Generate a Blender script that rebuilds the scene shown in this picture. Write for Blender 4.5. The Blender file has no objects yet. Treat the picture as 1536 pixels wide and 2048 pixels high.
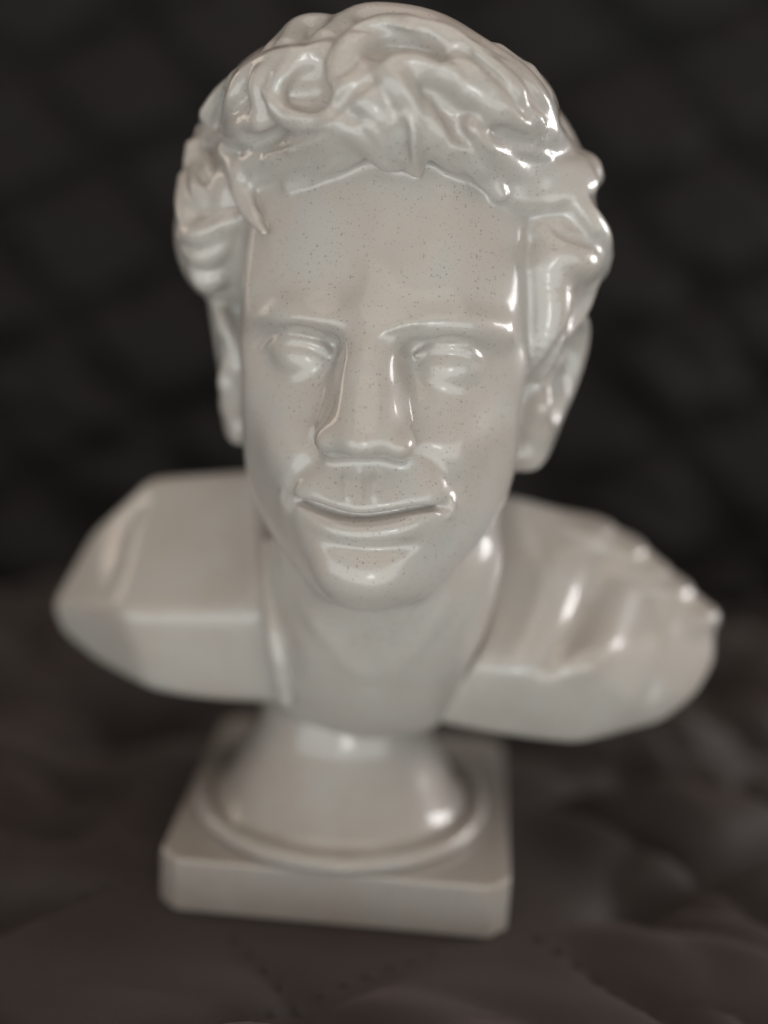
import bpy, bmesh, math
import numpy as np
from mathutils import Vector, Matrix

CM = 0.01
VOX = 0.030            # voxel of the carved head, in centimetres

# ------------------------------------------------------------------ camera, world, lights, exposure
scene = bpy.context.scene
COL = scene.collection
FPX, PITCH, ROLL = 2400.0, math.radians(14.0), math.radians(3.5)
CAM = np.array([0.0, -20.0, 12.05])                       # centimetres
_f = np.array([0, math.cos(PITCH), -math.sin(PITCH)])
_r0 = np.array([1.0, 0, 0]); _u0 = np.array([0, math.sin(PITCH), math.cos(PITCH)])
_c, _s = math.cos(ROLL), math.sin(ROLL)
CR = _c*_r0 + _s*_u0; CU = -_s*_r0 + _c*_u0; CF = _f

cd = bpy.data.cameras.new("camera"); cam = bpy.data.objects.new("camera", cd); COL.objects.link(cam)
cd.sensor_fit = 'VERTICAL'; cd.sensor_height = 36.0; cd.sensor_width = 27.0
cd.lens = FPX/2048*36.0
cd.clip_start = 0.005; cd.clip_end = 20
cam.matrix_world = Matrix(((CR[0], CU[0], -CF[0], CAM[0]*CM), (CR[1], CU[1], -CF[1], CAM[1]*CM),
                           (CR[2], CU[2], -CF[2], CAM[2]*CM), (0, 0, 0, 1)))
cd.dof.use_dof = True; cd.dof.focus_distance = 0.175; cd.dof.aperture_fstop = 3.9
scene.camera = cam

world = bpy.data.worlds.new("World"); scene.world = world; world.use_nodes = True
bg = world.node_tree.nodes["Background"]
bg.inputs[0].default_value = (0.20, 0.176, 0.160, 1); bg.inputs[1].default_value = 1.0

def area(name, loc, target, sx, sy, watts, col):
    l = bpy.data.lights.new(name, 'AREA'); l.shape = 'RECTANGLE'; l.size = sx; l.size_y = sy
    l.energy = watts; l.color = col
    o = bpy.data.objects.new(name, l); COL.objects.link(o)
    o.location = loc
    o.rotation_euler = (Vector(target)-Vector(loc)).to_track_quat('-Z', 'Y').to_euler()
    return o
area("front_room_light", (0.0, -1.20, -0.18), (0, 0, 0.06), 4.0, 0.9, 24.0, (0.94, 1.0, 0.985))
area("front_window_light", (0.10, -1.05, 0.00), (0, 0, 0.08), 0.22, 0.16, 1.0, (0.97, 1.0, 0.97))
area("ceiling_bounce_light", (0.0, -0.35, 0.95), (0, 0.0, 0.03), 1.1, 1.1, 3.9, (1.0, 0.85, 0.73))
area("side_window_light", (0.66, 0.22, 0.21), (0, 0, 0.10), 0.30, 0.18, 2.0, (1.0, 0.97, 0.95))
area("left_wall_light", (-0.62, 0.30, 0.22), (0, 0, 0.10), 0.20, 0.55, 0.95, (1.0, 0.83, 0.68))

vs = scene.view_settings
vs.view_transform = 'Standard'; vs.look = 'None'; vs.exposure = 0.03; vs.gamma = 1.0
scene.render.engine = 'CYCLES'
scene.cycles.use_denoising = True

# ------------------------------------------------------------------ materials
def ramp(nt, fac, stops):
    n = nt.nodes.new('ShaderNodeValToRGB'); e = n.color_ramp.elements
    e[0].position, e[0].color = stops[0][0], (*stops[0][1], 1)
    e[1].position, e[1].color = stops[-1][0], (*stops[-1][1], 1)
    for p, c in stops[1:-1]:
        x = e.new(p); x.color = (*c, 1)
    nt.links.new(fac, n.inputs[0]); return n.outputs[0]
def noise(nt, vec, scale, detail=2, rough=0.5, w=None):
    n = nt.nodes.new('ShaderNodeTexNoise'); n.inputs['Scale'].default_value = scale
    n.inputs['Detail'].default_value = detail; n.inputs['Roughness'].default_value = rough
    nt.links.new(vec, n.inputs['Vector']); return n.outputs['Fac']
def math_n(nt, op, a, b):
    n = nt.nodes.new('ShaderNodeMath'); n.operation = op
    for i, v in enumerate((a, b)):
        if isinstance(v, (int, float)): n.inputs[i].default_value = v
        else: nt.links.new(v, n.inputs[i])
    return n.outputs[0]
def mixc(nt, fac, a, b, mode='MIX'):
    n = nt.nodes.new('ShaderNodeMix'); n.data_type = 'RGBA'; n.blend_type = mode
    for i, v in ((0, fac), (6, a), (7, b)):
        if isinstance(v, (int, float)): n.inputs[i].default_value = v
        elif isinstance(v, tuple): n.inputs[i].default_value = (*v, 1)
        else: nt.links.new(v, n.inputs[i])
    return n.outputs[2]

def ceramic():
    m = bpy.data.materials.new("glazed_resin"); m.use_nodes = True
    nt = m.node_tree; b = nt.nodes["Principled BSDF"]
    tc = nt.nodes.new('ShaderNodeTexCoord').outputs['Object']
    # faint cloudy tint
    cl = noise(nt, tc, 45, 3, .6)
    base = ramp(nt, cl, [(.28, (.372, .338, .308)), (.50, (.418, .378, .342)), (.72, (.438, .410, .380))])
    hue = noise(nt, tc, 90, 4, .65)
    base = mixc(nt, ramp(nt, hue, [(.42, (0, 0, 0)), (.66, (.55,)*3)]), base, (.395, .392, .372))
    # tiny dark specks in the resin, denser in patches
    def specks(scale, thr, seed):
        v = nt.nodes.new('ShaderNodeTexVoronoi'); v.inputs['Scale'].default_value = scale
        v.inputs['Randomness'].default_value = 1.0
        mp = nt.nodes.new('ShaderNodeMapping'); mp.inputs['Location'].default_value = (seed, seed*.7, seed*1.3)
        nt.links.new(tc, mp.inputs[0]); nt.links.new(mp.outputs[0], v.inputs['Vector'])
        sep = nt.nodes.new('ShaderNodeSeparateColor'); nt.links.new(v.outputs['Color'], sep.inputs[0])
        size = math_n(nt, 'MULTIPLY', math_n(nt, 'POWER', sep.outputs[0], 5.0), thr)
        return math_n(nt, 'LESS_THAN', v.outputs['Distance'], size)
    patch = ramp(nt, noise(nt, tc, 60, 2, .5), [(.36, (.4,)*3), (.58, (1,)*3)])
    s1 = math_n(nt, 'MULTIPLY', specks(2300, .45, 3.1), patch)
    s2 = math_n(nt, 'MULTIPLY', specks(4000, .5, 7.7), patch)
    c = mixc(nt, math_n(nt, 'MULTIPLY', s1, .48), base, (.11, .10, .095))
    c = mixc(nt, math_n(nt, 'MULTIPLY', s2, .35), c, (.16, .15, .14))
    nt.links.new(c, b.inputs['Base Color'])
    b.inputs['Roughness'].default_value = .42
    b.inputs['IOR'].default_value = 1.45
    b.inputs['Coat Weight'].default_value = 1.0
    b.inputs['Coat IOR'].default_value = 1.45
    nt.links.new(ramp(nt, noise(nt, tc, 120, 3, .6), [(.35, (.075,)*3), (.75, (.17,)*3)]), b.inputs['Coat Roughness'])
    b.inputs['Subsurface Weight'].default_value = .15
    b.inputs['Subsurface Radius'].default_value = (.0038, .0030, .0023)
    b.inputs['Subsurface Scale'].default_value = 1.0
    # fine scratches and the faint layer lines of the print
    mp = nt.nodes.new('ShaderNodeMapping'); mp.inputs['Scale'].default_value = (1, 1, 1.6)
    nt.links.new(tc, mp.inputs[0])
    h = noise(nt, mp.outputs[0], 160, 3, .6)
    bp = nt.nodes.new('ShaderNodeBump'); bp.inputs['Strength'].default_value = .10; bp.inputs['Distance'].default_value = .0003
    nt.links.new(h, bp.inputs['Height'])
    nt.links.new(bp.outputs[0], b.inputs['Coat Normal'])
    return m
GLAZE = ceramic()

def fabric(name, c0, c1, c2, sheen):
    m = bpy.data.materials.new(name); m.use_nodes = True
    nt = m.node_tree; b = nt.nodes["Principled BSDF"]
    tc = nt.nodes.new('ShaderNodeTexCoord').outputs['Object']
    n1 = noise(nt, tc, 14, 4, .6)
    base = ramp(nt, n1, [(.3, c0), (.7, c1)])
    fine = noise(nt, tc, 2600, 2, .6)
    c = mixc(nt, fine, base, c2)
    nt.links.new(c, b.inputs['Base Color'])
    b.inputs['Roughness'].default_value = .62
    b.inputs['Specular IOR Level'].default_value = .2
    b.inputs['Sheen Weight'].default_value = sheen
    b.inputs['Sheen Roughness'].default_value = .5
    b.inputs['Sheen Tint'].default_value = (.9, .75, .70, 1)
    bp = nt.nodes.new('ShaderNodeBump'); bp.inputs['Strength'].default_value = .35; bp.inputs['Distance'].default_value = .0006
    nt.links.new(fine, bp.inputs['Height']); nt.links.new(bp.outputs[0], b.inputs['Normal'])
    return m
QUILT_LIT = fabric("quilted_fabric_lit_tone", (.030, .0250, .0243), (.055, .0450, .0435), (.052, .0435, .0422), .12)  # seat copy of the quilt, warm light from above painted into its colour
QUILT_SHADED = fabric("quilted_fabric_shaded_tone", (.0040, .0037, .0038), (.0075, .0068, .0068), (.0085, .0078, .0078), .05)  # backrest copy of the same quilt, its shade painted in as darker colour
def thread():
    m = bpy.data.materials.new("black_thread"); m.use_nodes = True
    nt = m.node_tree; b = nt.nodes["Principled BSDF"]
    tc = nt.nodes.new('ShaderNodeTexCoord').outputs['Object']
    nt.links.new(ramp(nt, noise(nt, tc, 900), [(.3, (.026, .021, .020)), (.7, (.036, .029, .028))]), b.inputs['Base Color'])
    b.inputs['Roughness'].default_value = .6
    return m
THREAD = thread()

def mesh_obj(name, verts, faces, mat, parent=None, smooth=True):
    me = bpy.data.meshes.new(name)
    me.from_pydata(verts if isinstance(verts, list) else verts.tolist(), [], faces if isinstance(faces, list) else faces.tolist())
    me.materials.append(mat)
    if smooth: me.polygons.foreach_set('use_smooth', [True]*len(me.polygons))
    me.update()
    o = bpy.data.objects.new(name, me); COL.objects.link(o)
    if parent: o.parent = parent
    return o

# ------------------------------------------------------------------ the quilted cover: seat and backrest
rng = np.random.default_rng(5)
def vnoise(x, y, seed):
    """smooth value noise"""
    xi, yi = np.floor(x).astype(int), np.floor(y).astype(int)
    fx, fy = x-xi, y-yi
    fx = fx*fx*(3-2*fx); fy = fy*fy*(3-2*fy)
    def h(a, b):
        n = (a*374761393 + b*668265263 + seed*982451653) & 0x7fffffff
        n = ((n ^ (n >> 13))*1274126177) & 0x7fffffff
        return (n & 0xffff)/65535.0
    return (h(xi, yi)*(1-fx)+h(xi+1, yi)*fx)*(1-fy) + (h(xi, yi+1)*(1-fx)+h(xi+1, yi+1)*fx)*fy
D1 = np.array([.88, .48]); D2 = np.array([-.70, .72]); SIDE = 4.3
LAT = np.linalg.inv(np.stack([D1*SIDE, D2*SIDE], 1))
def quilt_h(x, y, ox, oy, puff, wr, seed):
    px_ = x + .35*(vnoise(x/5, y/5, seed+9)-.5); py_ = y + .35*(vnoise(x/5, y/5, seed+10)-.5)
    a = LAT[0, 0]*(px_-ox)+LAT[0, 1]*(py_-oy); b = LAT[1, 0]*(px_-ox)+LAT[1, 1]*(py_-oy)
    da = np.abs(a-np.round(a))*2; db = np.abs(b-np.round(b))*2
    p = (1-np.exp(-(da/.13)))*(1-np.exp(-(db/.13)))
    z = puff*(p-1)
    # slack wrinkles running across the panels
    w1 = np.abs(vnoise(x*.20+y*.55, -x*.05+y*.16, seed)*2-1)
    w2 = np.abs(vnoise(x*.50+y*.22+7, x*.16-y*.30, seed+1)*2-1)
    w3 = vnoise(x/6, y/6, seed+2)-.5
    return z + wr*(w1**.7*.9 + w2**.8*.5 + w3*1.2 - .8)

NX, NY = 300, 260
xs = np.linspace(-42, 42, NX); ys = np.linspace(-14, 26, NY)
X, Y = np.meshgrid(xs, ys)
flat = np.clip(np.maximum(np.abs(X+.4)-3.4, np.abs(Y-1.5)-3.4)/3.0, 0, 1)     # pressed flat under the plinth
flat = flat*flat*(3-2*flat)
Hs = quilt_h(X, Y, -.9, -3.3, 1.15, .55+1.5*np.clip((Y+3)/6, 0, 1), 3)
Zs = (Hs+.22)*flat - .03*(1-flat)
Zs = np.where(flat < .999, np.minimum(Zs, -.02+.5*flat), Zs)
front = np.clip((-Y-10)/4, 0, 1); Zs -= 6*front**2                            # rolls over the front edge
V = np.stack([X, Y, Zs], -1).reshape(-1, 3)*CM
idx = np.arange(NX*NY).reshape(NY, NX)
Q = np.stack([idx[:-1, :-1], idx[:-1, 1:], idx[1:, 1:], idx[1:, :-1]], -1).reshape(-1, 4)
seat = mesh_obj("seat_cover", V, Q, QUILT_LIT); seat["kind"] = "structure"
seat["label"] = "dark quilted cover the bust stands on, wrinkled with diamond stitching"

sx = np.linspace(-48, 48, 240); st = np.linspace(-6, 46, 190)
SX, ST = np.meshgrid(sx, st)
Hb = quilt_h(SX*1.0, ST*1.0, 2.0, 1.0, 1.2, .8, 21)
lean = math.radians(14)
yb = 19.0 + .075*SX - .0020*(SX-8)**2*0 + ST*math.sin(lean) - Hb*math.cos(lean)
zb = ST*math.cos(lean) + Hb*math.sin(lean)*0
bulge = 1.6*np.exp(-((ST-8)/9)**2)
yb = yb - bulge
V = np.stack([SX, yb, zb], -1).reshape(-1, 3)*CM
idx = np.arange(SX.size).reshape(SX.shape)
Q = np.stack([idx[:-1, :-1], idx[:-1, 1:], idx[1:, 1:], idx[1:, :-1]], -1).reshape(-1, 4)
back = mesh_obj("backrest_cover", V, Q, QUILT_SHADED); back["kind"] = "structure"
back["label"] = "dark quilted cover on the upright backrest behind the bust"

# running stitch along the quilting seams near the camera
sv, sf = [], []
def seat_z(x, y):
    i = np.clip((x+42)/84*(NX-1), 0, NX-1.001); j = np.clip((y+14)/40*(NY-1), 0, NY-1.001)
    i0, j0 = int(i), int(j); a, b = i-i0, j-j0
    return (Zs[j0, i0]*(1-a)+Zs[j0, i0+1]*a)*(1-b)+(Zs[j0+1, i0]*(1-a)+Zs[j0+1, i0+1]*a)*b
org = np.array([-.9, -3.3])
for fam, (da_, db_) in enumerate(((D1, D2), (D2, D1))):
    for k in range(-3, 5):
        for t in np.arange(-14, 14, .42):
            p = org + db_*SIDE*k + da_*t
            if not (-9 < p[0] < 9 and -6.5 < p[1] < 6): continue
            if max(abs(p[0]+.4), abs(p[1]-1.5)) < 3.5: continue
            q = p + da_*.26; n = np.array([-da_[1], da_[0]])*.026
            base = len(sv)
            for e, (w, lift) in ((p, (.3, -.01)), (p*.7+q*.3, (1, .035)), (p*.3+q*.7, (1, .035)), (q, (.3, -.01))):
                z = seat_z(e[0], e[1])
                sv += [((e[0]-n[0]*w)*CM, (e[1]-n[1]*w)*CM, (z+lift-.03)*CM), (e[0]*CM, e[1]*CM, (z+lift+.02)*CM), ((e[0]+n[0]*w)*CM, (e[1]+n[1]*w)*CM, (z+lift-.03)*CM)]
            for s_ in range(3):
                o_ = base+3*s_
                sf += [(o_, o_+3, o_+4, o_+1), (o_+1, o_+4, o_+5, o_+2)]
stitch = mesh_obj("stitching", sv, sf, THREAD, seat); stitch["kind"] = "stuff"

# ------------------------------------------------------------------ carving tools: a distance field sculpted with volumes and strokes
BODY_YAW, HEAD_YAW = math.radians(-3.0), math.radians(-8.0)
def rotz(a): return np.array([[math.cos(a), -math.sin(a), 0], [math.sin(a), math.cos(a), 0], [0, 0, 1]])
RB, RH = rotz(BODY_YAW), rotz(HEAD_YAW)
def ray(u, v, R):
    d = CF*FPX + CR*(u-768) - CU*(v-1024); d = d/np.linalg.norm(d)
    return R.T@CAM, R.T@d
def at(u, v, y, R=RH):
    """point of the photograph at depth y (cm) in the frame R"""
    c, d = ray(u, v, R); return c + d*((y-c[1])/d[1])
def smin(a, b, k):
    h = np.maximum(k-np.abs(a-b), 0)/k
    return np.minimum(a, b) - h*h*(k*.25)
def curve(pts, n=6):
    """Catmull-Rom through points of any dimension"""
    p = np.asarray(pts, float)
    if len(p) < 3: return np.linspace(p[0], p[-1], n+1)
    q = np.vstack([2*p[0]-p[1], p, 2*p[-1]-p[-2]]); out = []
    for i in range(1, len(q)-2):
        for t in np.linspace(0, 1, n, endpoint=False):
            a, b, c, d = q[i-1], q[i], q[i+1], q[i+2]
            out.append(.5*((2*b)+(c-a)*t+(2*a-5*b+4*c-d)*t*t+(3*b-a-3*c+d)*t**3))
    out.append(q[-2]); return np.array(out)

class Vol:
    def __init__(s, lo, hi, h, R):
        s.lo = np.array(lo, float); s.h = h; s.R = R
        s.n = np.ceil((np.array(hi)-s.lo)/h).astype(int)+1
        s.F = np.full(s.n, 3.0, np.float32)
        s.ax = [(s.lo[i]+h*np.arange(s.n[i])).astype(np.float32) for i in range(3)]
    def sl(s, lo, hi):
        a = np.clip(np.floor((np.asarray(lo)-s.lo)/s.h).astype(int), 0, s.n)
        b = np.clip(np.ceil((np.asarray(hi)-s.lo)/s.h).astype(int)+1, 0, s.n)
        return tuple(slice(i, j) for i, j in zip(a, b))
    def xyz(s, sl):
        return s.ax[0][sl[0]][:, None, None], s.ax[1][sl[1]][None, :, None], s.ax[2][sl[2]][None, None, :]
    def comb(s, sl, d, k, mode):
        f = s.F[sl]
        if mode == 'add': s.F[sl] = smin(f, d, k)
        elif mode == 'cut': s.F[sl] = -smin(-f, d, k)
        elif mode == 'and': s.F[sl] = -smin(-f, -d, k)
    def ell(s, c, r, k=.15, mode='add', rot=None):
        c = np.asarray(c, float); r = np.asarray(r, float); m = r.max()+k+.15
        sl = s.sl(c-m, c+m)
        if rot is None: sl = s.sl(c-r-k-.15, c+r+k+.15)
        x, y, z = s.xyz(sl); x, y, z = x-c[0], y-c[1], z-c[2]
        if rot is not None:
            M = np.array(Matrix.Rotation(math.radians(rot[0]), 3, 'X')@Matrix.Rotation(math.radians(rot[1]), 3, 'Y')@Matrix.Rotation(math.radians(rot[2]), 3, 'Z')).T
            x, y, z = [(M[i, 0]*x+M[i, 1]*y+M[i, 2]*z) for i in range(3)]
        a = (x/r[0])**2+(y/r[1])**2+(z/r[2])**2
        b = (x/r[0]**2)**2+(y/r[1]**2)**2+(z/r[2]**2)**2
        k0 = np.sqrt(a); d = k0*(k0-1)/np.sqrt(b+1e-9)
        s.comb(sl, d.astype(np.float32), k, mode)
    def seg_dist(s, sl, P, rad=None):
        x, y, z = s.xyz(sl); out = None
        for i in range(len(P)-1):
            a, b = P[i], P[i+1]; ab = b-a; L = max(float(ab@ab), 1e-9)
            t = np.clip(((x-a[0])*ab[0]+(y-a[1])*ab[1]+(z-a[2])*ab[2])/L, 0, 1)
            d = np.sqrt((x-a[0]-t*ab[0])**2+(y-a[1]-t*ab[1])**2+(z-a[2]-t*ab[2])**2)
            if rad is not None: d = d-(rad[i]+t*(rad[i+1]-rad[i]))
            out = d if out is None else np.minimum(out, d)
        return out.astype(np.float32)
    def tube(s, pts, rad, k=.1, mode='add', n=5):
        """pts 3-D control points, rad one radius for each"""
        q = curve(np.hstack([np.asarray(pts, float), np.asarray(rad, float)[:, None]]), n)
        P, r = q[:, :3], np.maximum(q[:, 3], .004); m = r.max()+k+.1
        sl = s.sl(P.min(0)-m, P.max(0)+m)
        if any(i.stop <= i.start for i in sl): return
        s.comb(sl, s.seg_dist(sl, P, r), k, mode)
    def stroke(s, pts, width, amp, n=5, taper=True):
        """raise (amp > 0) or engrave (amp < 0) along a 3-D line, gaussian across"""
        P = curve(np.asarray(pts, float), n); m = width*2.6
        sl = s.sl(P.min(0)-m, P.max(0)+m); x, y, z = s.xyz(sl)
        best = None; amt = None
        N = len(P)-1
        for i in range(N):
            a, b = P[i], P[i+1]; ab = b-a; L = max(float(ab@ab), 1e-9)
            t = np.clip(((x-a[0])*ab[0]+(y-a[1])*ab[1]+(z-a[2])*ab[2])/L, 0, 1)
            d = (x-a[0]-t*ab[0])**2+(y-a[1]-t*ab[1])**2+(z-a[2]-t*ab[2])**2
            if taper:
                q = (i+t)/N; w = np.minimum(1, np.minimum(q, 1-q)*4+.08)
            else: w = 1.0
            g = w*np.exp(-d/(width*width))
            best = g if best is None else np.maximum(best, g)
        s.F[sl] -= (amp*best).astype(np.float32)
    def dab(s, c, r, amp):
        c = np.asarray(c, float); r = np.asarray(r, float)*np.ones(3); sl = s.sl(c-r*2.5, c+r*2.5); x, y, z = s.xyz(sl)
        s.F[sl] -= (amp*np.exp(-(((x-c[0])/r[0])**2+((y-c[1])/r[1])**2+((z-c[2])/r[2])**2))).astype(np.float32)
    def val(s, p):
        g = (p-s.lo)/s.h; g = np.clip(g, 0, s.n-1.001); i = g.astype(int); f = g-i
        o = 0.0
        for dx in (0, 1):
            for dy in (0, 1):
                for dz in (0, 1):
                    o = o + s.F[i[:, 0]+dx, i[:, 1]+dy, i[:, 2]+dz]*(f[:, 0] if dx else 1-f[:, 0])*(f[:, 1] if dy else 1-f[:, 1])*(f[:, 2] if dz else 1-f[:, 2])
        return o
    def grad(s, p, e=None):
        e = e or s.h*1.5
        g = np.stack([s.val(p+np.eye(3)[i]*e)-s.val(p-np.eye(3)[i]*e) for i in range(3)], 1)
        return g/(np.linalg.norm(g, axis=1)[:, None]+1e-9)
    def hit(s, u, v):
        """where the line of sight of photo point (u, v) meets the carving; the nearest pass if it misses"""
        c, d = ray(u, v, s.R); t = np.arange(12.5, 27, s.h*.7); p = c+d*t[:, None]
        f = s.val(p); w = np.where(f < 0)[0]
        i = w[0] if len(w) else int(np.argmin(f))
        if len(w) and i > 0:
            q = f[i-1]/(f[i-1]-f[i]); return p[i-1]+(p[i]-p[i-1])*q
        return p[i]
    def on(s, uv): return np.array([s.hit(*q) for q in uv])
    def surface(s, smooth=2):
        F = s.F; n = s.n
        neg = F < 0
        c = np.zeros(n-1, np.uint8)
        for dx in (0, 1):
            for dy in (0, 1):
                for dz in (0, 1):
                    c += neg[dx:n[0]-1+dx, dy:n[1]-1+dy, dz:n[2]-1+dz]
        act = np.argwhere((c > 0) & (c < 8)); vid = np.full(n-1, -1, np.int32)
        vid[act[:, 0], act[:, 1], act[:, 2]] = np.arange(len(act))
        corner = [(a, b, d) for a in (0, 1) for b in (0, 1) for d in (0, 1)]
        val = {k: F[act[:, 0]+k[0], act[:, 1]+k[1], act[:, 2]+k[2]] for k in corner}
        acc = np.zeros((len(act), 3)); cnt = np.zeros(len(act))
        for k in corner:
            for a in range(3):
                if k[a] == 0:
                    k2 = list(k); k2[a] = 1; k2 = tuple(k2)
                    v0, v1 = val[k], val[k2]; m = (v0 < 0) != (v1 < 0)
                    t = np.where(m, v0/np.where(m, v0-v1, 1), 0)
                    for b in range(3):
                        acc[:, b] += np.where(m, k[b]+(t if b == a else 0), 0)
                    cnt += m
        V = s.lo+(act+acc/cnt[:, None])*s.h
        quads = []
        for a in range(3):
            b, d = (a+1) % 3, (a+2) % 3
            s0 = [slice(1, n[i]-1) for i in range(3)]; s1 = list(s0); s0[a] = slice(0, n[a]-1); s1[a] = slice(1, n[a])
            e = neg[tuple(s0)] != neg[tuple(s1)]
            w = np.argwhere(e); off = np.ones(3, int); off[a] = 0; w = w+off
            inside = neg[w[:, 0], w[:, 1], w[:, 2]]
            def cell(db, dd):
                q = w.copy(); q[:, b] -= db; q[:, d] -= dd
                return vid[q[:, 0], q[:, 1], q[:, 2]]
            q = np.stack([cell(1, 1), cell(0, 1), cell(0, 0), cell(1, 0)], 1)
            q[~inside] = q[~inside][:, ::-1]
            quads.append(q)
        Q = np.vstack(quads); Q = Q[(Q >= 0).all(1)]
        E = np.vstack([Q[:, [0, 1]], Q[:, [1, 2]], Q[:, [2, 3]], Q[:, [3, 0]]])
        deg = np.bincount(E[:, 0], minlength=len(V)).astype(float); deg[deg == 0] = 1
        for it in range(smooth):
            for lam in (.5, -.47) if it % 2 else (.5, -.30):
                avg = np.stack([np.bincount(E[:, 0], V[E[:, 1], i], len(V)) for i in range(3)], 1)/deg[:, None]
                V = V+lam*(avg-V)
        return V, Q

def split_obj(name, V, Q, N, keep, R, mat, parent):
    """object from the quads in keep, with the normals of the whole surface so that no seam shows"""
    q = Q[keep]; used, inv = np.unique(q, return_inverse=True)
    v = (V[used]@R.T)*CM; nn = N[used]@R.T
    me = bpy.data.meshes.new(name); me.vertices.add(len(v)); me.vertices.foreach_set('co', v.astype(np.float32).ravel())
    me.loops.add(q.size); me.loops.foreach_set('vertex_index', inv.ravel().astype(np.int32))
    me.polygons.add(len(q)); me.polygons.foreach_set('loop_start', (np.arange(len(q))*4).astype(np.int32))
    me.polygons.foreach_set('use_smooth', np.ones(len(q), bool))
    me.update(calc_edges=True); me.validate()
    me.normals_split_custom_set_from_vertices(nn.astype(np.float32))
    me.materials.append(mat)
    o = bpy.data.objects.new(name, me); COL.objects.link(o); o.parent = parent
    return o
def vnormals(V, Q):
    a = V[Q[:, 2]]-V[Q[:, 0]]; b = V[Q[:, 3]]-V[Q[:, 1]]; fn = np.cross(a, b)
    N = np.zeros_like(V)
    for i in range(4):
        for j in range(3): N[:, j] += np.bincount(Q[:, i], fn[:, j], len(V))
    return N/(np.linalg.norm(N, axis=1)[:, None]+1e-12)

def blur(a, n, times=2):
    """box blur of n cells each way"""
    if n < 1: return a
    for _ in range(times):
        for ax in range(3):
            p = np.concatenate([np.repeat(a.take([0], ax), n+1, ax), a, np.repeat(a.take([-1], ax), n, ax)], ax)
            c = np.cumsum(p, ax, dtype=np.float64); m = a.shape[ax]; w = 2*n+1
            a = ((c.take(range(w, w+m), ax)-c.take(range(0, m), ax))/w).astype(np.float32)
    return a
def hull(vol, pts, soft, k, mode='add'):
    """convex block through the given points, its edges softened over about soft cm"""
    bm = bmesh.new()
    for p in pts: bm.verts.new(p)
    bmesh.ops.convex_hull(bm, input=bm.verts[:]); bm.normal_update()
    pl = []
    for f in bm.faces:
        n = np.array(f.normal); d = float(n@np.array(f.verts[0].co))
        if not any(n@m > 1-1e-3 and abs(d-e) < .01 for m, e in pl): pl.append((n, d))
    bm.free()
    pts = np.array(pts); sl = vol.sl(pts.min(0)-.6, pts.max(0)+.6); x, y, z = vol.xyz(sl); D = None
    for n, d in pl:
        e = (n[0]*x+n[1]*y+n[2]*z-d).astype(np.float32)
        D = e if D is None else np.maximum(D, e)
    vol.comb(sl, blur(D, int(round(soft/vol.h/2))), k, mode)

bust = bpy.data.objects.new("portrait_bust", None); COL.objects.link(bust)
bust["label"] = "glossy pale grey portrait bust of a man with wavy hair, on a square plinth"
bust["category"] = "bust"

# ------------------------------------------------------------------ head: face, ears and neck
S = Vol((-4.3, -4.4, 2.6), (4.0, 4.9, 15.7), VOX, RH)
S.ell((-.02, .75, 11.3), (2.30, 2.75, 2.6), .1)                        # cranium
# face blocked out in planes: forehead, temples, cheeks, jaw
hull(S, [(-2.30, -1.70, 10.55), (-1.2, -2.32, 10.55), (.06, -2.52, 10.55), (1.2, -2.32, 10.6), (1.80, -1.85, 10.5), (2.25, -1.1, 10.6), (-2.3, -.2, 10.6), (2.3, -.2, 10.6),
         (-2.25, -1.25, 12.4), (-1.0, -1.75, 12.8), (0, -1.92, 12.8), (1.0, -1.75, 12.8), (2.1, -.9, 12.4), (-1.9, .6, 12.6), (1.9, .6, 12.6), (0, -1.2, 13.6),
         (-2.22, -1.30, 9.4), (2.22, -1.30, 9.4), (-1.9, .6, 9.2), (1.9, .6, 9.2)], .52, .25)
hull(S, [(-2.24, -1.50, 10.2), (2.22, -1.15, 10.2), (-1.0, -2.2, 10.0), (1.1, -2.2, 10.0), (-2.26, -1.55, 9.2), (2.24, -1.30, 9.2), (-1.35, -2.35, 8.9), (1.45, -2.35, 8.9),
         at(478, 930, -1.1), at(506, 1040, -1.3), at(552, 1122, -1.7), at(628, 1205, -2.3), at(670, 1230, -2.55), at(735, 1242, -2.6), at(810, 1234, -2.55), at(866, 1208, -2.3), at(950, 1135, -1.7), at(1014, 1035, -1.3), at(1044, 930, -1.1),
         (-.85, -2.78, 7.9), (.95, -2.78, 7.9), (-.50, -3.0, 6.8), (.60, -3.0, 6.8), (-1.9, .3, 8.2), (1.9, .3, 8.2), (-1.7, .2, 10), (1.7, .2, 10)], .45, .35)
S.ell((.06, -2.55, 6.80), (.62, .50, .50), .35)                        # chin
S.ell((.06, -2.20, 7.80), (1.02, .70, .62), .5)                       # muzzle
# brow and sockets
S.tube([(-1.80, -1.65, 10.38), (-1.25, -2.18, 10.48), (-.5, -2.36, 10.45), (.06, -2.28, 10.47), (.6, -2.36, 10.47), (1.3, -2.18, 10.52), (1.82, -1.65, 10.42)], [.15, .22, .22, .16, .22, .22, .15], .35)
for sg in (-1, 1):
    S.ell((sg*1.00+.02, -2.78, 9.97), (.68, .57, .34), .28, 'cut')
    S.ell((sg*.60+.04, -2.46, 9.90), (.25, .50, .38), .18, 'cut')      # inner corner hollow
    S.ell((sg*1.10, -1.84, 9.88), (.50, .50, .36), .18)                # eyeball under the lids
S.tube([(.03, -1.80, 11.1), (.03, -2.20, 10.6), (.03, -2.48, 10.2), (.03, -2.6, 9.9)], [.22, .26, .28, .28], .45)
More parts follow.
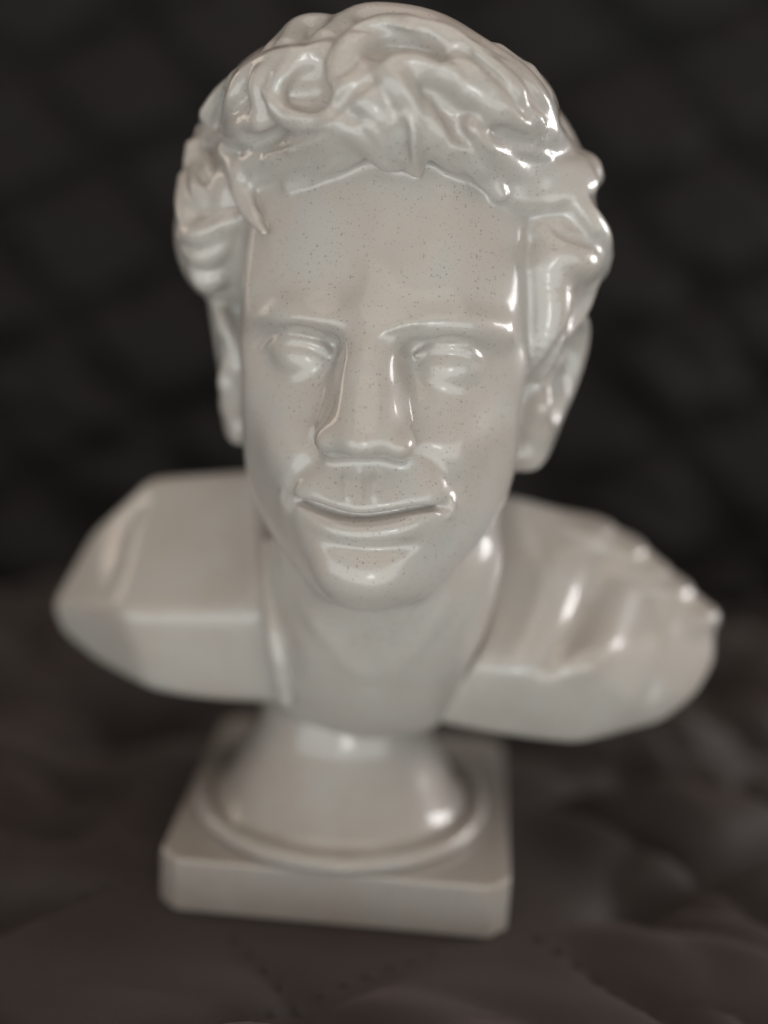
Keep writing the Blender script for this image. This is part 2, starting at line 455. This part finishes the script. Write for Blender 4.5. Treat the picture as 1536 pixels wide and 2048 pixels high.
# nose: a broad wedge with a flat back
hull(S, [at(698, 680, -2.62), at(758, 680, -2.62), at(688, 790, -3.04), at(760, 790, -3.04), at(670, 872, -3.46), at(772, 868, -3.44), at(690, 905, -3.66), at(735, 905, -3.66),
         at(664, 730, -2.25), at(796, 730, -2.25), at(620, 890, -2.70), at(826, 885, -2.72), at(645, 918, -3.0), at(705, 930, -3.42), at(740, 930, -3.42), at(812, 915, -2.97),
         (-.4, -1.8, 10.3), (.5, -1.8, 10.3), (-.5, -1.8, 8.7), (.6, -1.8, 8.7)], .33, .22)
for sg in (-1, 1):
    S.ell((.07+sg*.55, -2.93, 8.80), (.20, .32, .22), .25)             # wing
    S.tube([(.06+sg*.27, -3.14, 8.42), (.06+sg*.33, -3.05, 8.66)], [.10, .08], .06, 'cut')   # nostril
# ears
for sg, ex in ((1, 0.0), (-1, -.22)):
    X0 = sg*2.30+ex
    S.ell((X0+sg*.10, .30, 9.40), (.50, .72, 1.20), .2, rot=(-12, 0, 0))
    S.tube([(X0+sg*.05, -.35, 9.6), (X0+sg*.35, -.30, 10.15), (X0+sg*.62, .25, 10.55), (X0+sg*.72, .85, 10.2), (X0+sg*.62, .95, 9.5), (X0+sg*.36, .55, 8.75), (X0+sg*.12, .15, 8.25), (X0+sg*.02, -.15, 8.30)], [.12, .15, .19, .20, .19, .20, .26, .18], .14)
    S.ell((X0+sg*.52, .05, 9.25), (.26, .36, .48), .14, 'cut')         # concha
    S.ell((X0+sg*.25, -.40, 9.15), (.13, .16, .22), .15)               # tragus
    S.ell((X0+sg*.30, .45, 9.60), (.20, .22, .40), .15)                # inner fold
# neck
S.tube([(.05, .55, 8.2), (.05, .45, 6.6), (.0, .35, 5.2), (-.2, .2, 4.3)], [1.85, 1.88, 1.75, 1.15], .35)
S.tube([(-1.55, .1, 8.0), (-1.25, -.75, 6.2), (-.75, -1.0, 5.2)], [.32, .34, .18], .6)
S.tube([(1.60, .1, 8.0), (1.30, -.75, 6.2), (.75, -1.0, 5.2)], [.32, .34, .18], .6)
hull(S, [at(650, 1205, -2.15), at(838, 1205, -2.15), at(572, 1125, -1.35), at(925, 1125, -1.35), at(545, 1120, -.3), at(1012, 1100, -.3), at(552, 1250, -.6), at(985, 1230, -.6), at(735, 1330, -1.25),
         at(558, 1385, -.55), at(700, 1420, -.82), at(740, 1420, -.82), at(884, 1415, -.55), at(552, 1450, -.30), at(715, 1480, -.50), at(888, 1465, -.30),
         (-1.6, 1.2, 6.5), (1.6, 1.2, 6.5), (-1.9, 1.2, 2.7), (1.0, 1.2, 2.7)], .5, .55)          # throat and bare chest in the open collar
S.F = blur(S.F, 3, 2)

# finer modelling of the face, drawn on the surface
def ln(uv, w, amp): S.stroke(S.on(uv), w, amp)
def db(u, v, r, amp): S.dab(S.hit(u, v), r, amp)
# upper lids and creases
ln([(510, 690), (535, 668), (580, 655), (630, 662), (668, 690)], .050, -.055)
ln([(515, 708), (545, 690), (590, 680), (640, 692), (665, 712)], .050, .050)
ln([(800, 705), (840, 686), (890, 676), (940, 682), (975, 705)], .050, -.055)
ln([(805, 725), (845, 706), (895, 697), (940, 705), (965, 722)], .050, .050)
# brow edges
ln([(500, 645), (560, 636), (620, 640), (680, 655)], .12, .02)
ln([(760, 662), (820, 645), (900, 640), (1000, 648)], .12, .02)
ln([(752, 670), (785, 656), (822, 647), (850, 645)], .05, .05)
# mouth
q = S.on([(590, 1003), (625, 1014), (670, 1030), (715, 1037), (770, 1032), (830, 1021), (882, 1016)]); nn = S.grad(q, .1)
S.stroke(q, .11, -.10)
S.tube(q-nn*.06, [.05, .085, .085, .075, .075, .07, .045], .05, 'cut')
S.tube(q-nn*.16+np.array([0, 0, .02]), [.03, .07, .07, .06, .06, .06, .03], .04, 'cut')
ln([(605, 998), (670, 1006), (705, 1017), (735, 1019), (790, 1011), (868, 1003)], .08, .03)
ln([(630, 1045), (675, 1060), (725, 1066), (790, 1060), (850, 1042)], .15, .10)
ln([(655, 1086), (695, 1096), (740, 1100), (800, 1096), (845, 1086)], .10, -.075)
db(740, 1175, (.42, .3, .30), .04)
ln([(690, 945), (692, 980), (697, 1003)], .045, .045)
ln([(745, 950), (748, 980), (750, 1003)], .045, .045)
ln([(718, 940), (720, 972), (722, 1000)], .05, -.06)
db(583, 1003, .10, -.06); db(890, 1015, .10, -.06)
ln([(565, 985), (566, 1005), (578, 1025)], .07, .05); ln([(905, 995), (905, 1020), (890, 1035)], .07, .05)
# throat and collarbones
ln([(590, 1190), (640, 1260), (700, 1330), (730, 1360)], .20, .04)
ln([(915, 1170), (860, 1260), (800, 1330), (765, 1360)], .20, .04)
db(745, 1375, .18, -.03)
ln([(632, 850), (625, 890), (640, 925)], .07, -.08); ln([(826, 850), (834, 885), (820, 918)], .07, -.08)
# smile folds
ln([(640, 905), (605, 940), (570, 985)], .14, -.06)
ln([(845, 905), (890, 940), (925, 1000)], .14, -.06)
db(545, 900, .45, .05); db(930, 890, .45, .05)
# ------------------------------------------------------------------ hair
Hh = Vol((-4.3, -4.4, 2.6), (4.0, 4.9, 15.7), VOX, RH)
Hh.ell((-.30, 1.05, 12.0), (3.28, 2.80, 2.80), .1)
Hh.ell((-.22, -.45, 13.62), (2.60, 2.00, 1.22), .5)
Hh.ell((-.3, 1.9, 10.2), (2.75, 2.2, 2.2), .6)
# side hair in front of the ears
Hh.ell((2.40, .25, 11.60), (.80, 1.2, 1.40), .3)
Hh.ell((-2.95, .15, 11.55), (.84, 1.2, 1.15), .3)
Hh.ell((2.28, -.40, 10.6), (.46, .60, 1.15), .3, rot=(0, -6, 0))
base = Vol.__new__(Vol); base.__dict__.update(Hh.__dict__); base.F = np.minimum(Hh.F, S.F)

def lock(uv, rad, lift=0.0, k=.125):
    """lock of hair lying on the cap: photo line, radii in photo pixels, lift in cm"""
    q = base.on(uv); n = base.grad(q, .12)
    sc = np.array([np.linalg.norm(p-RH.T@CAM) for p in q])/FPX
    r = np.interp(np.linspace(0, 1, len(uv)), np.linspace(0, 1, len(rad)), rad)*sc
    li = np.interp(np.linspace(0, 1, len(uv)), np.linspace(0, 1, np.size(lift)), np.atleast_1d(lift))
    Hh.tube(q+n*(li-.12)[:, None], r, k)

lock([(452, 425), (475, 360), (530, 325), (612, 300), (700, 270), (765, 272), (830, 276), (900, 288), (965, 322), (1045, 352), (1120, 355), (1165, 345)], [24, 34, 40, 40, 36, 32, 34, 36, 40, 42, 42, 40], .10, .2)
# crown bands sweeping to the right
lock([(650, 70), (720, 36), (800, 38), (880, 55), (960, 98), (1040, 150), (1080, 195), (1100, 240)], [26, 38, 40, 34, 32, 28, 24], .02)
lock([(665, 165), (700, 105), (765, 72), (840, 80), (920, 105), (1000, 165), (1050, 225)], [22, 36, 40, 34, 28, 20], .12)
lock([(570, 85), (600, 55), (650, 45), (710, 55)], [24, 32, 28, 18], .02)
lock([(500, 150), (550, 122), (610, 115), (655, 95)], [22, 30, 30, 18], .06)
lock([(665, 215), (700, 170), (755, 140), (830, 140), (890, 155), (922, 185)], [18, 28, 32, 28, 16], .18)
lock([(750, 140), (790, 170), (815, 205), (843, 240)], [28, 34, 28, 10], .20)
lock([(880, 140), (930, 165), (985, 215), (1040, 262), (1095, 292)], [26, 36, 38, 30, 20], .14)
lock([(945, 130), (1000, 172), (1040, 215), (1068, 250)], [12, 18, 18, 10], .30)
# the big curl
lock([(588, 130), (564, 182), (578, 224), (632, 240), (692, 218)], [20, 26, 26, 24, 12], .18)
# fringe, its lower edge irregular
lock([(500, 345), (540, 325), (590, 300), (650, 275), (705, 268)], [22, 32, 36, 32, 22], .14)
lock([(580, 372), (630, 340), (680, 312), (725, 290)], [12, 24, 28, 22], .12)
lock([(600, 275), (640, 262), (690, 245), (735, 262), (770, 302), (792, 338)], [16, 24, 26, 26, 22, 9], .26)
lock([(690, 200), (735, 200), (765, 240), (785, 290)], [26, 36, 34, 16], .16)
lock([(470, 305), (495, 345), (500, 385), (512, 425), (541, 470)], [18, 22, 22, 18, 7], .26)
lock([(815, 235), (824, 270), (827, 308), (836, 356)], [22, 26, 24, 8], .26)
lock([(780, 240), (800, 280), (812, 315)], [24, 26, 14], .12)
lock([(850, 235), (880, 270), (900, 305), (905, 335)], [30, 34, 28, 12], .14)
lock([(895, 285), (935, 315), (960, 352), (988, 396)], [18, 26, 28, 14], .26)
lock([(940, 250), (968, 285), (1000, 312), (1040, 345)], [22, 30, 30, 20], .20)
lock([(975, 375), (1020, 392), (1075, 398), (1125, 388), (1165, 372)], [14, 28, 30, 30, 26], .16)
lock([(1000, 330), (1060, 355), (1115, 360), (1150, 352)], [22, 32, 32, 28], .12)
lock([(1010, 280), (1060, 305), (1110, 318), (1150, 338)], [20, 28, 30, 26], .10)
# right side
lock([(1060, 235), (1095, 262), (1125, 300), (1160, 335)], [14, 24, 26, 24], .10)
lock([(1140, 395), (1162, 425), (1190, 470), (1202, 505)], [16, 26, 28, 20], .14, .2)
lock([(1085, 470), (1120, 505), (1165, 525), (1195, 540)], [16, 34, 34, 22], .08, .25)
lock([(1090, 540), (1105, 620), (1085, 700), (1055, 765)], [36, 44, 34, 10], .02, .25)
lock([(1185, 560), (1160, 620), (1120, 690)], [20, 24, 12], .06)
# left side
lock([(530, 130), (490, 165), (470, 205), (455, 250)], [18, 26, 24, 12], .10)
lock([(480, 155), (445, 190), (420, 235), (402, 285)], [16, 22, 22, 12], .08)
lock([(560, 135), (530, 165), (528, 200), (546, 232)], [20, 26, 22, 8], .16)
lock([(530, 240), (490, 255), (460, 270), (430, 275)], [36, 36, 28, 14], .10)
lock([(405, 260), (404, 300), (420, 350), (450, 395)], [14, 20, 22, 12], .10)
lock([(380, 290), (382, 340), (400, 385), (430, 420)], [12, 18, 20, 12], .08)
lock([(364, 355), (364, 400), (372, 440), (390, 465)], [12, 18, 20, 12], .08)
lock([(366, 470), (400, 470), (440, 455), (490, 432)], [14, 26, 28, 10], .12)
lock([(374, 500), (400, 515), (435, 500), (466, 468)], [14, 22, 22, 8], .08)
lock([(390, 540), (410, 560), (432, 560)], [16, 28, 20], .08)
lock([(470, 330), (452, 370), (450, 420)], [26, 32, 20], .08)
# broken outline of the crown
for uv, r in (([(930, 62), (975, 90)], 22), ([(1000, 98), (1050, 135)], 24), ([(1062, 140), (1092, 180)], 24), ([(1095, 190), (1112, 240)], 20), ([(1118, 262), (1150, 302)], 22), ([(1165, 322), (1200, 348)], 24),
              ([(545, 90), (575, 62)], 22), ([(470, 152), (510, 118)], 20), ([(405, 228), (440, 190)], 18), ([(1196, 470), (1204, 530)], 24), ([(1180, 575), (1172, 610)], 18)):
    lock(uv, [r*.8, r, r*.7], .03, .12)
# crisp ridges and grooves of the strands
def ridge(uv, w, amp):
    Hh.stroke(np.array([Hh.hit(*p) for p in uv]), w, amp)
for uv in ([(760, 22), (829, 36), (901, 56), (948, 90), (1026, 136), (1076, 180), (1100, 212)], [(779, 50), (807, 54), (832, 68), (856, 92)],
           [(766, 126), (797, 116), (832, 117), (863, 127), (894, 132), (913, 147), (922, 169)], [(869, 110), (922, 119), (947, 132), (966, 153), (994, 178), (1016, 192)],
           [(1000, 192), (1022, 219), (1041, 240), (1066, 256)], [(953, 128), (994, 150), (1035, 181)], [(776, 134), (797, 159), (816, 187), (832, 215), (844, 237)],
           [(819, 243), (827, 265), (826, 300), (833, 343)], [(910, 290), (935, 303), (953, 331), (972, 356)], [(947, 256), (966, 284), (997, 306)], [(1028, 293), (1072, 306), (1110, 318)],
           [(504, 122), (557, 104), (620, 97), (660, 76)], [(523, 175), (536, 200), (545, 225)], [(470, 169), (457, 200), (442, 244), (445, 265)], [(401, 275), (414, 312), (423, 353)],
           [(379, 328), (388, 352), (400, 378)], [(520, 328), (557, 303), (592, 295)], [(607, 269), (632, 259), (664, 244), (692, 233)], [(717, 248), (739, 256), (757, 278), (770, 300), (786, 325)],
           [(576, 390), (620, 366), (651, 337), (689, 312)], [(511, 350), (500, 380), (511, 425), (539, 467)], [(361, 470), (410, 462), (461, 436)], [(1154, 403), (1179, 447), (1195, 470)],
           [(566, 194), (579, 219), (607, 231), (648, 228), (692, 212)]):
    ridge(uv, .068, .052)
for uv, w, a in (([(991, 260), (1025, 275), (1072, 290)], .09, -.12), ([(690, 140), (735, 108), (790, 90), (850, 98), (890, 115)], .14, -.20), ([(447, 180), (438, 220), (430, 255)], .06, -.10),
                 ([(382, 297), (395, 337), (410, 369)], .06, -.10), ([(489, 278), (523, 280), (557, 264)], .10, -.12), ([(660, 228), (700, 186), (750, 155)], .07, -.10),
                 ([(806, 240), (808, 285), (814, 325)], .06, -.10), ([(870, 200), (905, 250), (925, 280)], .08, -.08), ([(925, 345), (950, 375), (975, 392)], .06, -.05),
                 ([(1185, 590), (1120, 690), (1052, 772)], .08, -.14), ([(1048, 450), (1040, 540), (1035, 640), (1035, 740)], .09, -.08), ([(540, 300), (590, 280), (650, 258)], .05, -.06),
                 ([(700, 60), (780, 62), (850, 100)], .06, -.05), ([(905, 90), (960, 128), (1020, 175)], .06, -.08), ([(1085, 415), (1130, 470), (1190, 495)], .06, -.08)):
    ridge(uv, w*1.1, a*1.9)
Hh.dab(Hh.hit(616, 192), (.36, .30, .17), -.30)
Hh.dab(Hh.hit(636, 165), (.22, .25, .20), -.12)
Hh.dab(Hh.hit(1072, 205), (.16, .2, .16), -.14)

# back and crown, away from the photograph: rows of wavy locks running down from the whorl
for i in range(1, 25):
    th = math.radians(-5 + i*(190/25)); p, r = [], []
    for j, t in enumerate(np.linspace(.12, 1, 6)):
        ph = t*math.radians(125); wob = .12*math.sin(j*1.9+i*1.3)
        d = np.array([math.cos(th+wob)*math.sin(ph), math.sin(th+wob)*math.sin(ph), math.cos(ph)])
        p.append(np.array([-.32, 1.15, 11.9])+d*np.array([3.1, 3.0, 2.70])); r.append(.28*math.sin(math.pi*(.15+.8*t))+.06)
    Hh.tube(p, r, .06)
for sg in (-1, 1):
    Hh.ell((sg*2.45-.1, .15, 9.3), (.9, .75, 1.05), .1, 'cut')         # clear of the ears

FT = smin(S.F, Hh.F, np.float32(.11))
A = Vol.__new__(Vol); A.__dict__.update(S.__dict__); A.F = FT
V, Q = A.surface(3)
N = vnormals(V, Q)
fc = V[Q].mean(1); hair_face = Hh.val(fc) < S.val(fc)
split_obj("head", V, Q, N, ~hair_face, RH, GLAZE, bust)["label"] = "man's face, ears and bare neck"
split_obj("hair", V, Q, N, hair_face, RH, GLAZE, bust)["label"] = "thick wavy swept-back hair in carved locks"
del FT, A
# ------------------------------------------------------------------ torso: faceted draped shoulders
T = Vol((-7.4, -2.6, 2.2), (7.2, 5.6, 8.2), .06, RB)
def B(u, v, y): return at(u, v, y, RB)
# image-left shoulder
hull(T, [B(505, 935, 1.9), B(345, 955, 2.3), B(300, 950, 2.4), B(180, 1062, 2.3), B(95, 1210, 1.7), B(118, 1268, 1.5), B(200, 1330, 1.0),
         B(240, 1222, .0), B(520, 1222, -.55), B(300, 1385, .0), B(360, 1397, -.15), B(570, 1395, -.4), (-.5, 2.4, 7.2), (-.5, -.4, 5.0), (-.5, .3, 3.25),
         (-.6, 3.6, 3.3), (-3.2, 3.6, 3.4), (-5.2, 3.3, 4.4), (-4.4, 3.4, 6.2)], .27, .2)
# image-right shoulder
hull(T, [B(1035, 990, 1.9), B(1180, 1030, 2.3), B(1255, 1068, 2.4), B(1340, 1140, 2.1), B(1438, 1232, 1.7), B(1440, 1330, 1.3), B(1405, 1392, .9), B(1330, 1450, .5),
         B(1040, 1340, -.9), B(1150, 1325, -.65), B(1275, 1400, -.05), B(1160, 1495, -.25), B(1000, 1470, -.4), B(870, 1438, -.5), (.2, 2.4, 7.2), (.2, -.4, 5.0), (.2, .3, 3.25),
         (.2, 3.6, 3.3), (3.2, 3.6, 3.4), (5.0, 3.3, 4.4), (4.3, 3.4, 6.2)], .27, .2)
# open collar: the bare chest shows between the garment's edges
T.tube([B(780, 960, .6), B(780, 1060, .2), B(768, 1210, -.4), B(738, 1330, -.8), B(710, 1425, -.9), B(705, 1480, -.9)], [2.0, 1.95, 1.80, 1.38, 1.06, .95], .10, 'cut')
T.tube([B(541, 1090, .1), B(548, 1180, -.45), B(556, 1290, -.80), B(574, 1398, -.72)], [.16, .20, .20, .16], .22)
T.stroke(T.on([(1195, 1120), (1165, 1220), (1125, 1290), (1075, 1350)]), .22, -.16)
T.stroke(T.on([(1120, 1060), (1090, 1180), (1055, 1270), (1020, 1340)]), .25, .08)
T.stroke(T.on([(1265, 1120), (1235, 1220), (1200, 1300), (1150, 1345)]), .25, .10)
T.stroke(T.on([(1360, 1180), (1330, 1270), (1290, 1380)]), .22, .08)
T.stroke(T.on([(1330, 1240), (1310, 1340), (1290, 1420)]), .20, -.08)
T.stroke(T.on([(300, 985), (245, 1060), (225, 1180)]), .26, -.04)
for u, v, y in ((1262, 1076, 2.3), (1300, 1122, 2.2), (1352, 1155, 2.1), (1408, 1205, 1.9), (1190, 1040, 2.3)):
    T.ell(B(u, v, y)-np.array([.16*np.sign(u-768), 0, .16]), (.36, .6, .09), .35)
V, Q = T.surface(3); N = vnormals(V, Q)
split_obj("torso", V, Q, N, np.ones(len(Q), bool), RB, GLAZE, bust)["label"] = "broad shoulders in an open garment, cut off flat below the chest"

# ------------------------------------------------------------------ socle: turned foot with a ring, on a square plinth with cut corners
def lathe(prof, n, cx, cy, name, parent):
    vv, ff = [], []
    for r, z in prof:
        for k in range(n):
            a = 2*math.pi*k/n; p = RB@np.array([cx+r*math.cos(a), cy+r*math.sin(a), z]); vv.append(tuple(p*CM))
    m = len(prof)
    for i in range(m-1):
        for k in range(n): ff.append((i*n+k, i*n+(k+1) % n, (i+1)*n+(k+1) % n, (i+1)*n+k))
    ff.append(tuple(range(n))[::-1]); ff.append(tuple((m-1)*n+k for k in range(n)))
    return mesh_obj(name, vv, ff, GLAZE, parent)
BX, BY, HW, PT = -.42, 1.55, 3.08, 1.0
prof = curve([(2.62, PT+.02), (2.60, PT+.10), (2.47, PT+.20), (2.24, PT+.42), (1.97, PT+.95), (1.76, PT+1.4), (1.62, PT+1.8), (1.50, PT+2.4)], 5)
soc = lathe(prof, 96, BX-.14, BY-.45, "socle", bust)
ring = [(2.62+.20*math.cos(a), PT+.14+.17*math.sin(a)) for a in np.linspace(-math.pi*.5, math.pi*1.2, 16)]
lathe(ring, 96, BX-.14, BY-.40, "ring", soc)

bm = bmesh.new()
c = .34
out = [(-HW+c, -HW), (HW-c, -HW), (HW, -HW+c), (HW, HW-c), (HW-c, HW), (-HW+c, HW), (-HW, HW-c), (-HW, -HW+c)]
lo = [bm.verts.new(tuple(RB@np.array([BX+x, BY+y, -.02])*CM)) for x, y in out]
hi = [bm.verts.new(tuple(RB@np.array([BX+x, BY+y, PT])*CM)) for x, y in out]
bm.faces.new(lo[::-1]); bm.faces.new(hi)
for i in range(8): bm.faces.new((lo[i], lo[(i+1) % 8], hi[(i+1) % 8], hi[i]))
bmesh.ops.bevel(bm, geom=bm.edges[:], offset=.07*CM, segments=3, profile=.6, affect='EDGES')
me = bpy.data.meshes.new("plinth"); bm.to_mesh(me); bm.free(); me.materials.append(GLAZE)
me.polygons.foreach_set('use_smooth', [True]*len(me.polygons))
pl = bpy.data.objects.new("plinth", me); COL.objects.link(pl); pl.parent = bust
md = pl.modifiers.new("wn", 'WEIGHTED_NORMAL')
pl["label"] = "square plinth with chamfered corners"
